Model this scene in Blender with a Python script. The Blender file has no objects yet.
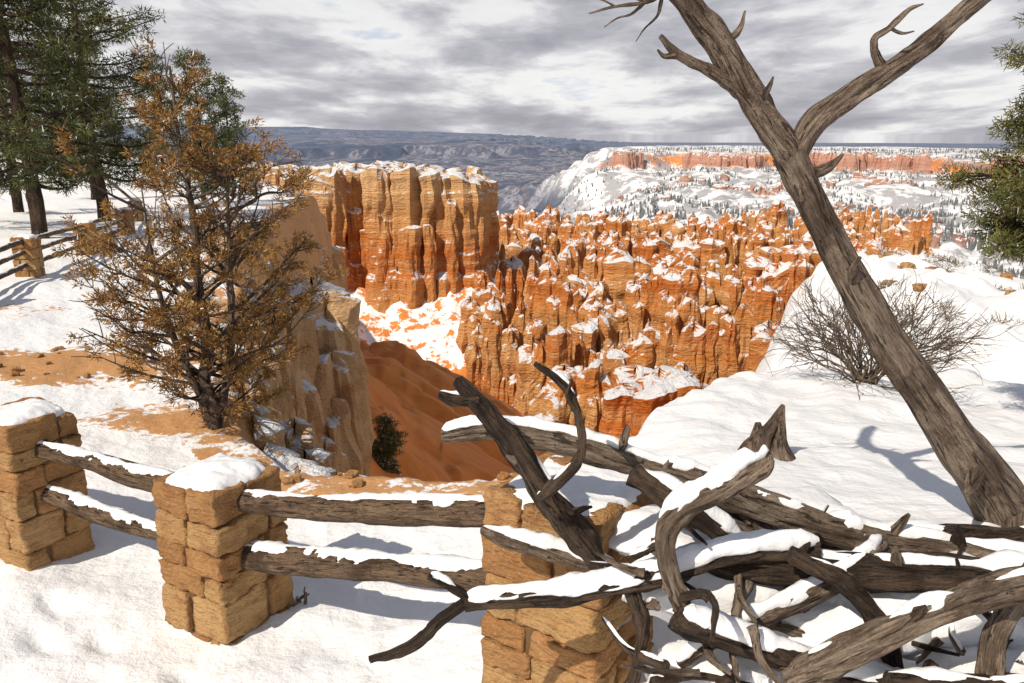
import bpy, math, numpy as np
from mathutils import Vector
rng=np.random.default_rng(11)
R_=math.radians
# ------------------------------------------------------------------ noise
def _h(ix,iy,iz,seed):
    h=(ix*73856093)^(iy*19349663)^(iz*83492791)^(seed*2654435761)
    h&=0xffffffff
    h=((h^(h>>13))*1274126177)&0xffffffff
    h^=h>>16
    return (h&0xffff)/32767.5-1.0
def vn(x,y,z=0.0,seed=1):
    x,y,z=np.broadcast_arrays(np.asarray(x,float),np.asarray(y,float),np.asarray(z,float))
    fx,fy,fz=np.floor(x),np.floor(y),np.floor(z)
    ix,iy,iz=fx.astype(np.int64),fy.astype(np.int64),fz.astype(np.int64)
    x=x-fx;y=y-fy;z=z-fz
    u=x*x*x*(x*(x*6-15)+10);v=y*y*y*(y*(y*6-15)+10);w=z*z*z*(z*(z*6-15)+10)
    def H(a,b,c): return _h(ix+a,iy+b,iz+c,seed)
    a=H(0,0,0)*(1-u)+H(1,0,0)*u; b=H(0,1,0)*(1-u)+H(1,1,0)*u
    c=H(0,0,1)*(1-u)+H(1,0,1)*u; d=H(0,1,1)*(1-u)+H(1,1,1)*u
    return (a*(1-v)+b*v)*(1-w)+(c*(1-v)+d*v)*w
def fbm(x,y,z=0.0,o=4,seed=1):
    s=0;a=1;n=0;f=1
    for i in range(o):
        s=s+a*vn(np.asarray(x)*f+i*17.3,np.asarray(y)*f+i*9.1,np.asarray(z)*f,seed+i); n+=a; a*=.5; f*=2.03
    return s/n
def sst(a,b,x):
    t=np.clip((x-a)/(b-a),0,1); return t*t*(3-2*t)
# ------------------------------------------------------------------ mesh accumulator
class Acc:
    def __init__(s): s.v=[];s.f=[];s.g=[];s.n=0
    def add(s,v,f,g=None):
        v=np.asarray(v,float).reshape(-1,3); f=np.asarray(f,np.int64)
        s.v.append(v); s.f.append(f+s.n)
        s.g.append(np.zeros((len(v),3)) if g is None else np.asarray(g,float).reshape(-1,3)); s.n+=len(v)
    def build(s,name,mat,smooth=True,parent=None,attrs=None):
        V=np.concatenate(s.v); G=np.concatenate(s.g)
        loops=np.concatenate([f.ravel() for f in s.f]); sizes=np.concatenate([np.full(len(f),f.shape[1]) for f in s.f])
        me=bpy.data.meshes.new(name)
        me.vertices.add(len(V)); me.vertices.foreach_set('co',V.ravel().astype(np.float32))
        me.loops.add(len(loops)); me.loops.foreach_set('vertex_index',loops.astype(np.int32))
        st=np.concatenate([[0],np.cumsum(sizes)[:-1]])
        me.polygons.add(len(sizes)); me.polygons.foreach_set('loop_start',st.astype(np.int32))
        me.polygons.foreach_set('loop_total',sizes.astype(np.int32))
        me.polygons.foreach_set('use_smooth',np.full(len(sizes),smooth))
        me.update(calc_edges=True); me.validate()
        a=me.attributes.new('gc','FLOAT_VECTOR','POINT'); a.data.foreach_set('vector',G.ravel().astype(np.float32))
        if attrs:
            for k,val in attrs.items():
                a=me.attributes.new(k,'FLOAT','POINT'); a.data.foreach_set('value',val.astype(np.float32))
        me.materials.append(mat)
        ob=bpy.data.objects.new(name,me); bpy.context.scene.collection.objects.link(ob)
        if parent: ob.parent=parent
        return ob
def empty(name,loc=(0,0,0)):
    e=bpy.data.objects.new(name,None); bpy.context.scene.collection.objects.link(e); return e
# ------------------------------------------------------------------ node helpers
def newmat(name):
    m=bpy.data.materials.new(name); m.use_nodes=True; nt=m.node_tree
    for n in list(nt.nodes): nt.nodes.remove(n)
    out=nt.nodes.new('ShaderNodeOutputMaterial'); b=nt.nodes.new('ShaderNodeBsdfPrincipled')
    nt.links.new(b.outputs[0],out.inputs[0]); b.inputs['Roughness'].default_value=.85
    b.inputs['Specular IOR Level'].default_value=.2
    return m,nt,b
def N(nt,t,**k):
    n=nt.nodes.new(t)
    for a,b in k.items(): setattr(n,a,b)
    return n
def S(nt,sock,val):
    if isinstance(val,(int,float)): sock.default_value=val
    elif isinstance(val,(tuple,list)):
        sock.default_value=tuple(val)+((1,) if len(val)==3 and sock.type=='RGBA' else ())
    else: nt.links.new(val,sock)
def M(nt,op,a,b=0.0,c=None,clamp=False):
    n=N(nt,'ShaderNodeMath',operation=op,use_clamp=clamp); S(nt,n.inputs[0],a); S(nt,n.inputs[1],b)
    if c is not None: S(nt,n.inputs[2],c)
    return n.outputs[0]
def VM(nt,op,a,b):
    n=N(nt,'ShaderNodeVectorMath',operation=op); S(nt,n.inputs[0],a); S(nt,n.inputs[1],b); return n.outputs[0]
def NZ(nt,vec,scale,detail=4,rough=.55,dist=0):
    n=N(nt,'ShaderNodeTexNoise'); 
    if vec is not None: nt.links.new(vec,n.inputs['Vector'])
    n.inputs['Scale'].default_value=scale; n.inputs['Detail'].default_value=detail; n.inputs['Roughness'].default_value=rough
    n.inputs['Distortion'].default_value=dist
    return n.outputs['Fac']
def MX(nt,f,a,b,mode='MIX'):
    n=N(nt,'ShaderNodeMix',data_type='RGBA',blend_type=mode); S(nt,n.inputs[0],f); S(nt,n.inputs[6],a); S(nt,n.inputs[7],b); return n.outputs[2]
def RAMP(nt,f,stops,interp='LINEAR'):
    n=N(nt,'ShaderNodeValToRGB'); cr=n.color_ramp; cr.interpolation=interp
    while len(cr.elements)<len(stops): cr.elements.new(.5)
    for e,(p,c) in zip(cr.elements,stops): e.position=p; e.color=(c if isinstance(c,tuple) else (c,c,c))+(1,)
    S(nt,n.inputs[0],f); return n.outputs[0]
def MR(nt,x,a,b,c=0.0,d=1.0):
    n=N(nt,'ShaderNodeMapRange',interpolation_type='SMOOTHSTEP'); S(nt,n.inputs[0],x)
    for i,v in zip((1,2,3,4),(a,b,c,d)): S(nt,n.inputs[i],v)
    return n.outputs[0]
def BUMP(nt,b,h,strength,dist):
    n=N(nt,'ShaderNodeBump'); n.inputs['Strength'].default_value=strength; n.inputs['Distance'].default_value=dist
    nt.links.new(h,n.inputs['Height']); nt.links.new(n.outputs[0],b.inputs['Normal'])
SNOW=(.80,.82,.86)
# ------------------------------------------------------------------ materials
def mat_snow():
    m,nt,b=newmat('snow'); p=N(nt,'ShaderNodeNewGeometry').outputs['Position']
    n1=NZ(nt,p,9,5,.6); n2=NZ(nt,p,90,3,.7)
    S(nt,b.inputs['Base Color'],MX(nt,n1,(.80,.82,.86),(.88,.89,.90)))
    b.inputs['Roughness'].default_value=.6
    BUMP(nt,b,M(nt,'ADD',n1,M(nt,'MULTIPLY',n2,.10)),.4,.04); return m
def mat_rock(name,near=False,far=False):
    m,nt,b=newmat(name); g=N(nt,'ShaderNodeNewGeometry'); p=g.outputs['Position']
    sep=N(nt,'ShaderNodeSeparateXYZ'); nt.links.new(p,sep.inputs[0])
    nz=N(nt,'ShaderNodeSeparateXYZ'); nt.links.new(g.outputs['Normal'],nz.inputs[0]); nz=nz.outputs[2]
    w=NZ(nt,p,.04,3); zz=M(nt,'ADD',sep.outputs[2],M(nt,'MULTIPLY',M(nt,'SUBTRACT',w,.5),14)) 
    st=VM(nt,'MULTIPLY',p,(.06,.06,1.0))
    s1=NZ(nt,st,.45,5,.7); s2=NZ(nt,st,2.4,3,.6)
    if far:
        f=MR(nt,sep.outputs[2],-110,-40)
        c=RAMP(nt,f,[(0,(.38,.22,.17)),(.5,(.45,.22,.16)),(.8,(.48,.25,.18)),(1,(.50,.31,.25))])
    else:
        f=M(nt,'DIVIDE',M(nt,'ADD',zz,75),75,clamp=True)
        c=RAMP(nt,f,[(0,(.54,.18,.042)),(.14,(.61,.25,.07)),(.24,(.55,.17,.036)),(.33,(.66,.35,.14)),(.42,(.62,.25,.065)),(.52,(.57,.16,.03)),
                     (.62,(.60,.21,.05)),(.71,(.65,.33,.12)),(.82,(.67,.42,.21)),(.92,(.66,.44,.25)),(1,(.64,.44,.26))])
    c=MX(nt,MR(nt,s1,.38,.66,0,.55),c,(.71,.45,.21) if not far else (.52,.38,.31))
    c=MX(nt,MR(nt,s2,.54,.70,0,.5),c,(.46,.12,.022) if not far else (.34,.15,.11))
    if near: c=MX(nt,.3,c,(.62,.40,.21))
    stn=NZ(nt,VM(nt,'MULTIPLY',p,(1,1,.12)),.9 if not near else 2.2,4,.6)
    c=MX(nt,MR(nt,stn,.52,.75,0,.4),c,(.45,.155,.04) if not near else (.50,.25,.10))
    sn=NZ(nt,p,.8 if not near else 2.5,4,.6)
    k=M(nt,'ADD',nz,M(nt,'MULTIPLY',M(nt,'SUBTRACT',sn,.5),1.3))
    sm=MR(nt,k,*((.48,.57) if not (far or near) else (.68,.78)))
    S(nt,b.inputs['Base Color'],MX(nt,sm,c,SNOW)); b.inputs['Roughness'].default_value=.92
    sc=1.3 if not near else 4
    BUMP(nt,b,M(nt,'ADD',NZ(nt,VM(nt,'MULTIPLY',p,(1,1,1.6)),sc,6,.65),M(nt,'MULTIPLY',s2,.6)),.9,1.0 if not near else .3); return m
def mat_ground():
    m,nt,b=newmat('ground_snow_and_soil'); g=N(nt,'ShaderNodeNewGeometry'); p=g.outputs['Position']
    def A(n): 
        a=N(nt,'ShaderNodeAttribute',attribute_name=n); return a.outputs['Fac']
    soil,valley,scrub=A('soil'),A('valley'),A('scrub')
    n1=NZ(nt,p,2.2,6,.65); n2=NZ(nt,p,.25,5,.6); n3=NZ(nt,p,11,4,.6); n4=NZ(nt,p,90,2,.6)
    snow=MX(nt,n1,(.80,.82,.86),(.88,.89,.90))
    stv=NZ(nt,VM(nt,'MULTIPLY',p,(.10,.75,.10)),1,5,.65)
    sc=MX(nt,n2,(.62,.20,.04),(.68,.28,.075)); sc=MX(nt,MR(nt,stv,.42,.62,0,.5),sc,(.54,.145,.025)); sc=MX(nt,MR(nt,n1,.5,.75,0,.4),sc,(.68,.33,.11))
    sc2=MX(nt,n3,(.42,.20,.08),(.60,.35,.16))
    sepz=N(nt,'ShaderNodeSeparateXYZ'); nt.links.new(p,sepz.inputs[0])
    deep=MR(nt,sepz.outputs[2],-12,-6,1,0)
    sc=MX(nt,deep,sc2,sc)
    nn=M(nt,'ADD',M(nt,'ADD',M(nt,'MULTIPLY',n1,.5),M(nt,'MULTIPLY',n2,.2)),M(nt,'MULTIPLY',n3,.3))
    nf=M(nt,'ADD',M(nt,'MULTIPLY',n2,.6),M(nt,'MULTIPLY',NZ(nt,p,.7,5,.6),.4))
    nn=M(nt,'ADD',M(nt,'MULTIPLY',nn,M(nt,'SUBTRACT',1.0,deep)),M(nt,'MULTIPLY',nf,deep))
    k=M(nt,'ADD',soil,M(nt,'MULTIPLY',M(nt,'SUBTRACT',nn,.5),2.3))
    c=MX(nt,MR(nt,k,.44,.56),snow,sc)
    f1=NZ(nt,p,.02,6,.7)
    ks=M(nt,'ADD',scrub,M(nt,'MULTIPLY',M(nt,'SUBTRACT',f1,.5),2.6))
    c=MX(nt,MR(nt,ks,.42,.62,0,.75),c,(.24,.235,.25))
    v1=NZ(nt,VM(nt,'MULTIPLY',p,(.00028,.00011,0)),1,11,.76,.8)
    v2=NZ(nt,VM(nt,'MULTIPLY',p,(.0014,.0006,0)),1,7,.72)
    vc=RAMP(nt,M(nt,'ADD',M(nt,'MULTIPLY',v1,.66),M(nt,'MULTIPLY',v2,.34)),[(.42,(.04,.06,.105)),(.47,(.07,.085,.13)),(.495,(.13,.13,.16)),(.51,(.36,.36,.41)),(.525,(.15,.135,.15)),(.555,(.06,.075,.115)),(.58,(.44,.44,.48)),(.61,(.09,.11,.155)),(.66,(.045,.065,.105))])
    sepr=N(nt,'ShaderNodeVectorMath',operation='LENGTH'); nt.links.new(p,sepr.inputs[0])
    vc=MX(nt,MR(nt,sepr.outputs['Value'],5000,48000,.18,.65),vc,(.15,.20,.31))  # bluish aerial haze painted into the valley colour, stronger with distance
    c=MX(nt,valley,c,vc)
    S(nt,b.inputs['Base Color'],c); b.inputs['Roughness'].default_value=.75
    h=M(nt,'ADD',M(nt,'ADD',n1,M(nt,'MULTIPLY',n3,.16)),M(nt,'MULTIPLY',n4,.015))
    BUMP(nt,b,h,.5,.13); return m
def mat_wood(name,dark,light,sc=1.0,bark=.5):
    m,nt,b=newmat(name); a=N(nt,'ShaderNodeAttribute',attribute_name='gc').outputs['Vector']
    g=N(nt,'ShaderNodeNewGeometry'); p=g.outputs['Position']
    n1=NZ(nt,a,130*sc,6,.75,.3); n2=NZ(nt,p,4*sc,5,.65); n3=NZ(nt,a,30*sc,5,.7,.8); n4=NZ(nt,a,70*sc,4,.7,1.2); n5=NZ(nt,p,90,3,.6)
    f=M(nt,'ADD',M(nt,'ADD',M(nt,'MULTIPLY',n1,.5),M(nt,'MULTIPLY',n3,.35)),M(nt,'MULTIPLY',n5,.15))
    c=MX(nt,MR(nt,f,.41,.60),dark,light)
    c=MX(nt,MR(nt,n2,.5,.62,0,.7),c,tuple(x*.6 for x in dark))
    crack=MR(nt,n4,.38,.44,1,0)
    c=MX(nt,M(nt,'MULTIPLY',crack,.8),c,tuple(x*.25 for x in dark))
    S(nt,b.inputs['Base Color'],c); b.inputs['Roughness'].default_value=.85
    hh=M(nt,'SUBTRACT',M(nt,'ADD',n1,M(nt,'MULTIPLY',n3,1.5)),M(nt,'MULTIPLY',crack,1.0))
    BUMP(nt,b,hh,1.0,.036*bark/sc); return m
def mat_stone():
    m,nt,b=newmat('sandstone_block'); g=N(nt,'ShaderNodeNewGeometry'); p=g.outputs['Position']
    rnd=g.outputs['Random Per Island']
    c=RAMP(nt,rnd,[(0,(.40,.22,.085)),(.3,(.46,.28,.12)),(.55,(.34,.165,.06)),(.8,(.50,.31,.14)),(1,(.40,.19,.07))])
    n1=NZ(nt,p,7,5,.65); n2=NZ(nt,p,45,4,.7); n3=NZ(nt,VM(nt,'MULTIPLY',p,(1,1,4)),9,4,.6)
    c=MX(nt,MR(nt,n1,.42,.66,0,.7),c,(.30,.14,.052)); c=MX(nt,MR(nt,n2,.5,.75,0,.45),c,(.56,.39,.21)); c=MX(nt,MR(nt,n3,.55,.7,0,.5),c,(.22,.12,.065))
    S(nt,b.inputs['Base Color'],c)
    BUMP(nt,b,M(nt,'ADD',M(nt,'ADD',n1,n3),M(nt,'MULTIPLY',n2,.6)),1.0,.04); return m
def mat_leaf(name,cols,snow=0.0):
    m,nt,b=newmat(name); a=N(nt,'ShaderNodeAttribute',attribute_name='gc').outputs['Vector']
    sp=N(nt,'ShaderNodeSeparateXYZ'); nt.links.new(a,sp.inputs[0])
    k=len(cols); c=RAMP(nt,sp.outputs[0],[(i/(k-1),cols[i]) for i in range(k)])
    if snow>0: c=MX(nt,M(nt,'GREATER_THAN',sp.outputs[1],1-snow),c,(.75,.78,.82))
    S(nt,b.inputs['Base Color'],c); b.inputs['Roughness'].default_value=.7; return m
def mat_plain(name,c):
    m,nt,b=newmat(name); p=N(nt,'ShaderNodeNewGeometry').outputs['Position']
    S(nt,b.inputs['Base Color'],MX(nt,NZ(nt,p,20,4),c,tuple(x*.6 for x in c))); return m
snow=mat_snow(); rock=mat_rock('hoodoo_rock'); rockn=mat_rock('pale_cliff_rock',near=True); rockf=mat_rock('distant_rock',far=True)
groundm=mat_ground(); stone=mat_stone(); mortar=mat_plain('mortar',(.17,.10,.05))
wood_rail=mat_wood('weathered_rail_wood',(.10,.065,.042),(.25,.17,.11),.8)
wood_tree=mat_wood('dead_tree_wood',(.15,.10,.072),(.44,.35,.27),.5,.8)
wood_grey=mat_wood('grey_driftwood',(.18,.125,.088),(.47,.375,.285),.6,.8)
wood_dark=mat_wood('dark_bark',(.055,.039,.03),(.19,.13,.09),.5,1.0)
bark=mat_wood('pine_bark',(.06,.04,.03),(.17,.11,.07),.3,1)
# ------------------------------------------------------------------ ground height
BENCH=np.array([(300,-300),(300,95),(80,80),(30,68),(23.5,56),(14,36),(7.4,21),(4.3,13.5),(2.3,9.6),(1.2,7.6),(-.2,6.6),(-2.1,6.9),(-2.8,7.9),(-3.7,9.8),(-5.0,13),(-6.6,18),(-8.5,25),(-11.0,40),
  (-15.5,60),(-24,80),(-45,120),(-70,170),(-85,240),(-130,320),(-500,600),(-500,-300)],float)
def sdist(X,Y,P):
    best=np.full(X.shape,1e18); ins=np.zeros(X.shape,bool); n=len(P)
    for i in range(n):
        ax,ay=P[i]; bx,by=P[(i+1)%n]; dx,dy=bx-ax,by-ay
        t=np.clip(((X-ax)*dx+(Y-ay)*dy)/(dx*dx+dy*dy),0,1)
        d=(X-ax-t*dx)**2+(Y-ay-t*dy)**2; best=np.minimum(best,d)
        c=((ay>Y)!=(by>Y))&(X<(bx-ax)*(Y-ay)/((by-ay)+1e-12)+ax); ins^=c
    d=np.sqrt(best); return np.where(ins,-d,d)
def ridge_r(X,Y):
    th=np.arctan2(X,np.maximum(Y,1)); r=np.hypot(X,Y)
    return r+560*fbm(th*7,1.3,0,4,44)+200*fbm(X/260,Y/260,0,3,48)
def height(X,Y,full=False):
    X=np.asarray(X,float);Y=np.asarray(Y,float)
    wob=fbm(X/3.0,Y/3.0,0,3,5)*np.clip(np.hypot(X,Y)/30,.15,1.4)
    d=sdist(X,Y,BENCH)+wob
    zl=np.interp(Y,[-50,0,3,6,10,20,60,300],[-2.6,-2.75,-2.95,-3.05,-3.1,-3.2,-4.5,-9])+.0*X
    zl=zl+.05*np.clip(-X-3,0,6)
    zr=np.interp(Y,[-50,0,2.5,4,8,14,20,40,60,80],[-1.8,-1.8,-1.85,-2.15,-3.0,-4.3,-5.3,-6.8,-8.1,-12])
    zr=zr-.22*np.clip(X-24,0,60)*sst(30,60,Y)
    hill=sst(-.9,1.9,X)
    bz=zl*(1-hill)+zr*hill
    r=np.hypot(X,Y)
    amp=np.clip(r/12,.35,1.6)
    bz=bz+.10*amp*fbm(X/2.2,Y/2.2,0,3,9)+hill*sst(3.5,8,Y)*.6*amp*fbm(X/2.4+3,Y/3.4,0,4,33)+hill*sst(14,30,Y)*.8*fbm(X/5,Y/9,0,3,35)
    bz=bz+.05*(1-np.abs(fbm(X/.6,Y/.6,0,3,15)))*sst(40,6,r)
    bz=bz+.022*fbm(X/.28,Y/.28,0,3,13)*sst(60,10,r)
    # trodden path of footprints along the inside of the fence
    al=(X+1.8)*.86-(Y-3.9)*.51; ac_=(X+1.8)*.51+(Y-3.9)*.86
    for o_,ph in ((-.28,0.),(-.05,.35)):
        u_=((al+ph)/.7); fr=(u_-np.floor(u_)-.5)*.7; bz=bz-.05*np.exp(-(fr/.13)**2-((ac_-o_-.05*np.sin(al*3))/.07)**2)*(r<9)
    drop=10*sst(0,3.2,d)+.9*np.clip(d,0,None)
    gul=np.abs(fbm(X/9,Y/9,0,4,21))
    z=bz-drop-np.where(d>0,np.clip(d/8,0,1)*gul*4.5,0)
    gy=np.abs(fbm(Y/5.5+X/16,X/30,0,4,23))
    pl=-16.3-.62*np.clip(X,-12,60)-.165*Y-2.4*(1-np.clip(gy*3,0,1))
    pl=pl-1.0*np.clip(Y-96,0,None)-.9*np.clip(X-16,0,None)
    pl=np.where((d>0)&(Y>14),pl,-999)
    z=np.where(d>.0,np.maximum(z,np.minimum(pl,-6)),z)
    fl=np.interp(Y,[0,150,450,700],[-66,-68,-84,-105])+5*fbm(X/25,Y/25,0,4,25)
    md=np.hypot(np.clip(np.abs(X+41)-32,0,None),np.clip(np.abs(Y-262)-36,0,None))
    fl=np.maximum(fl,-41-.62*md-4*gul)
    z=np.maximum(z,fl)
    yr=r
    val=np.interp(yr,[0,500,900,1500,3000,8000,15000,30000,42000,52000,62000],[-66,-88,-130,-200,-350,-520,-430,-130,150,480,500])
    val=val+np.interp(yr,[600,3000,15000,30000,45000],[8,40,110,110,60])*fbm(X/np.interp(yr,[600,5000,40000],[200,900,6000]),Y/np.interp(yr,[600,5000,40000],[150,700,3500]),0,6,41)
    val=val+np.interp(yr,[4000,12000,35000,46000],[0,130,230,60])*sst(.05,.13,fbm(X/4200,Y/3600,0,5,49))
    val=val-np.interp(yr,[15000,48000],[0,1])*2000*np.clip(X/np.maximum(Y,1)+.25,0,1)
    uu=X/np.maximum(Y,1)+.07*fbm(X/260,Y/260,0,4,144)
    rq=ridge_r(X,Y)
    rid=np.interp(rq,[500,900,1400,1900,2360,2440,3500,5000,9000],[-88,-122,-140,-124,-100,-54,-46,-70,-500])
    rid=rid-np.clip((uu-.42)*40,0,10)
    rid=rid+np.interp(yr,[500,900,2300,2600],[10,24,14,7])*fbm(X/190,Y/190,0,5,51)+np.interp(yr,[500,900,2300,2500],[8,22,16,2])*(1-2*np.abs(fbm(X/120,Y/120,0,4,57)))
    a=sst(-.02,.17,uu)*(Y>0)
    far=val*(1-a)+rid*a
    w=sst(430,720,Y)
    z2=z*(1-w)+far*w
    z2=np.where((d<0)&(Y<600)&(X<0),z,z2)
    back=(Y<0)|(np.abs(X)>Y*2.2)
    z2=np.where(back&(r>700),-20+far*0,z2)
    if full: return z2,d,a,w,hill,rq
    return z2
def H1(x,y): return float(height(np.array([x]),np.array([y]))[0])
# ------------------------------------------------------------------ ground sheet
th=np.concatenate([np.linspace(-180,-44,60,endpoint=False),np.linspace(-44,44,560,endpoint=False),np.linspace(44,180,60,endpoint=False)])*math.pi/180
rr=np.concatenate([np.geomspace(.5,12,290,endpoint=False),np.geomspace(12,62000,500)])
TH,RR=np.meshgrid(th,rr); X=RR*np.sin(TH); Y=RR*np.cos(TH)
Z,d,a,w,hill,rq=height(X,Y,True)
nr,na=X.shape
idx=np.arange(nr*na).reshape(nr,na); j2=np.roll(idx,-1,axis=1)
F=np.stack([idx[:-1],j2[:-1],j2[1:],idx[1:]],-1).reshape(-1,4)
soil=np.zeros_like(X)
soil=np.where(d>0,1.15,0)
soil=np.where((d>0)&(X>.41*Y-6),.2,soil)
soil=np.where((d>0)&(Y>100),.62,soil)
soil=np.where((d>0)&(Y>200),.42,soil)
def blob(cx,cy,rx,ry,v): 
    global soil
    soil=np.maximum(soil,v*np.exp(-(((X-cx)/rx)**2+((Y-cy)/ry)**2)))
soil=np.where((d>-.6)&(d<=0)&(X<.9)&(Y<60),.56,soil)
blob(-6.2,10.0,2.3,1.0,.9); blob(-3.6,8.3,1.2,.7,.75); blob(-1.2,6.7,1.5,.35,.7); blob(-8.5,13,1.6,.8,.55)
soil=np.where((Y>500)&(a>.3),.22+.55*np.exp(-((rq-2400)/45)**2),soil)
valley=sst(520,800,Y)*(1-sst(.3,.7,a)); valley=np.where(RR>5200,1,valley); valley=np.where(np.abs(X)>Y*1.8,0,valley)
scrub=np.where((Y>480)&(a>.2),.50,0.0)
A_=Acc(); A_.add(np.stack([X,Y,Z],-1),F)
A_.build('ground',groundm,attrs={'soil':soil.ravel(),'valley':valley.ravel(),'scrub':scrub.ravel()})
# ------------------------------------------------------------------ rock columns
def columns(acc,cx,cy,zt,zb,R,nt,nz,ss=1.6,flare=.5,ledge=.15,seed=3,peak=.22,dome=1.0,squash=None):
    cx,cy,zt,zb,R,peak=[np.broadcast_to(np.asarray(q,float),np.shape(cx)).reshape(-1,1,1) for q in (cx,cy,zt,zb,R,peak)]
    K=cx.shape[0]
    t=np.linspace(0,1,nz)**.85
    T=np.concatenate([t,[1,1,1]])[None,:,None]; sr=np.concatenate([np.ones(nz),[.84,.52,.06]])[None,:,None]; dz=np.concatenate([np.zeros(nz),[.13,.25,.31]])[None,:,None]*dome
    an=np.linspace(0,2*math.pi,nt,endpoint=False)[None,None,:]
    c,s=np.cos(an),np.sin(an)
    Zt=zb+(zt-zb)*T
    px=cx+R*c; py=cy+R*s
    tilt=R*.6*vn(px/(R*1.1),py/(R*1.1),0,seed+5)
    Z=Zt+dz*R+tilt*T**4
    an1=vn(c*1.2+cx*.71,s*1.2+cy*.71,Z/(R*3),seed)*.36+vn(c*3.1+cx*.3,s*3.1+cy*.3,Z/(R*3),seed+1)*.28+vn(c*6+cx,s*6+cy,Z/(R*.8),seed+6)*.11
    zz=Z+vn(px*.03,py*.03,0,seed+2)*3+.4*vn(px*.8,py*.8,Z*.5,seed+8)
    st=np.tanh(3*vn(zz/ss,.5,.5,77))*ledge+vn(zz/(ss*.37),.5,.5,78)*ledge*.6
    H_=zt-zb; dtop=(1-T)*H_/np.maximum(R,.1)
    rad=R*(1.02+flare*(1-T)**2.2-peak*np.exp(-dtop*.55)+an1+st)*sr
    P=np.stack([cx+rad*c,cy+rad*s,Z+0*c],-1)
    P[...,0]+=.2*R*vn(cx,cy,Z/(R*2),seed+9); P[...,1]+=.2*R*vn(cx+9,cy,Z/(R*2),seed+10)
    n=nz+3; id0=(np.arange(K)[:,None,None]*n*nt+np.arange(n)[None,:,None]*nt+np.arange(nt)[None,None,:])
    nx=np.roll(id0,-1,axis=2)
    F=np.stack([id0[:,:-1],nx[:,:-1],nx[:,1:],id0[:,1:]],-1).reshape(-1,4)
    acc.add(P.reshape(-1,3),F)
def fins(acc,ys,Rm,nt,nz,seed):
    out=[]
    for yi,y0 in enumerate(ys):
        xl=np.interp(y0,[105,135,165,200,460],[20,8,-2,-12,-6]); xr=.46*y0+20
        sp=Rm*.95; xs=np.arange(xl,xr,sp); xs=xs+rng.uniform(-.4,.4,len(xs))*sp
        y=y0+10*vn(xs/24,y0/9.,0,61)+3.5*vn(xs/8,y0,0,62)+rng.uniform(-.4,.4,len(xs))*Rm
        P=np.interp(y0,[105,150,220,300,460],[-38,-42,-42,-41,-46])
        big=fbm(xs/38+yi*3.3,y0/50,0,2,66)
        slot=np.where(fbm(xs/4.5,y0*3.1,0,2,71)<-.20,-rng.uniform(7,17,len(xs)),0)
        crest=P+8*big+2.6*np.round(2.2*vn(xs/9,y0,0,67))+rng.normal(0,1.2,len(xs))+slot
        keep=big>-.62
        u_=rng.random(len(xs)); Rs=Rm*np.where(u_<.42,rng.uniform(.38,.62,len(xs)),rng.uniform(.7,1.5,len(xs)))
        crest=crest+np.where(u_<.42,rng.uniform(-.5,3.4,len(xs)),0)
        pk=np.where(u_<.42,rng.uniform(.3,.6,len(xs)),rng.uniform(.05,.5,len(xs)))
        out.append(np.stack([xs,y,crest,Rs,pk],-1)[keep])
        for j in np.flatnonzero(keep):
            if rng.random()<.38:
                st=rng.uniform(2.0,7); dxs=rng.uniform(-.7,.7)
                for q in range(1,int(rng.integers(2,5))):
                    out.append(np.array([[xs[j]+dxs*q*Rm,y[j]-q*Rm*1.1,crest[j]-q*st+rng.normal(0,1.2),Rm*rng.uniform(.45,1.0),rng.uniform(.1,.5)]]))
    p=np.concatenate(out); p[:,2]=np.minimum(p[:,2],-34.5)
    k=(p[:,2]>-66)&(height(p[:,0],p[:,1])<p[:,2]-3); p=p[k]
    columns(acc,p[:,0],p[:,1],p[:,2],-76.-.03*(p[:,1]-150),p[:,3],nt,nz,2.1,.45,.17,seed,p[:,4],1.5)
ah=Acc()
fins(ah,[110,123,138,154,170,187,204],2.4,18,42,3)
fins(ah,[222,241,261,282,304,328,354,382,412,440],3.1,14,36,4)
columns(ah,np.array([15,18.,21.5,25,19.5,23.]),np.array([101,99,99.5,101,103,103.]),np.array([-33.5,-32.4,-32.2,-33.4,-32.3,-32.3]),-75,np.array([2.6,3.0,3.0,2.4,3.2,3.0]),30,60,1.9,.3,.12,8,.05)
ah.build('hoodoo_rock_formation',rock,smooth=False)
am=Acc(); q=[]
for y in np.arange(226,296,5.5):
    for x in np.arange(-96,-8,4.2):
        xx=x+rng.uniform(-1.3,1.3); yy=y+rng.uniform(-1.3,1.3); fr=231+8*float(vn(xx/13.,.3,0,311))+2.5*float(vn(xx/4.,.3,0,312))
        if -50<xx<-40: fr+=8
        if xx<-62: fr+=6
        if yy<fr-3: continue
        q.append((xx,yy,-10.8+rng.uniform(-.4,.4)-(2.0 if xx>-21 else 0)-(1.2 if -27<xx<-21 else 0)-.03*(yy-226)+.8*float(vn(xx/9,yy/9,0,5)),rng.uniform(3.2,5.2)))
        if yy<fr+4:
            for m in range(2):
                q.append((xx+rng.uniform(-2.5,2.5),fr-2-m*2.2+rng.uniform(-1,1),rng.choice([-15.,-19,-24.,-29,-34,-38])+rng.uniform(-2,2),rng.uniform(1.4,3.3)))
q=np.array(q)
columns(am,q[:,0],q[:,1],q[:,2],-62.,q[:,3],26,76,2.4,.8,.11,12,.10,.6)
am.build('mesa_cliff',rock,smooth=False)
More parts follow.
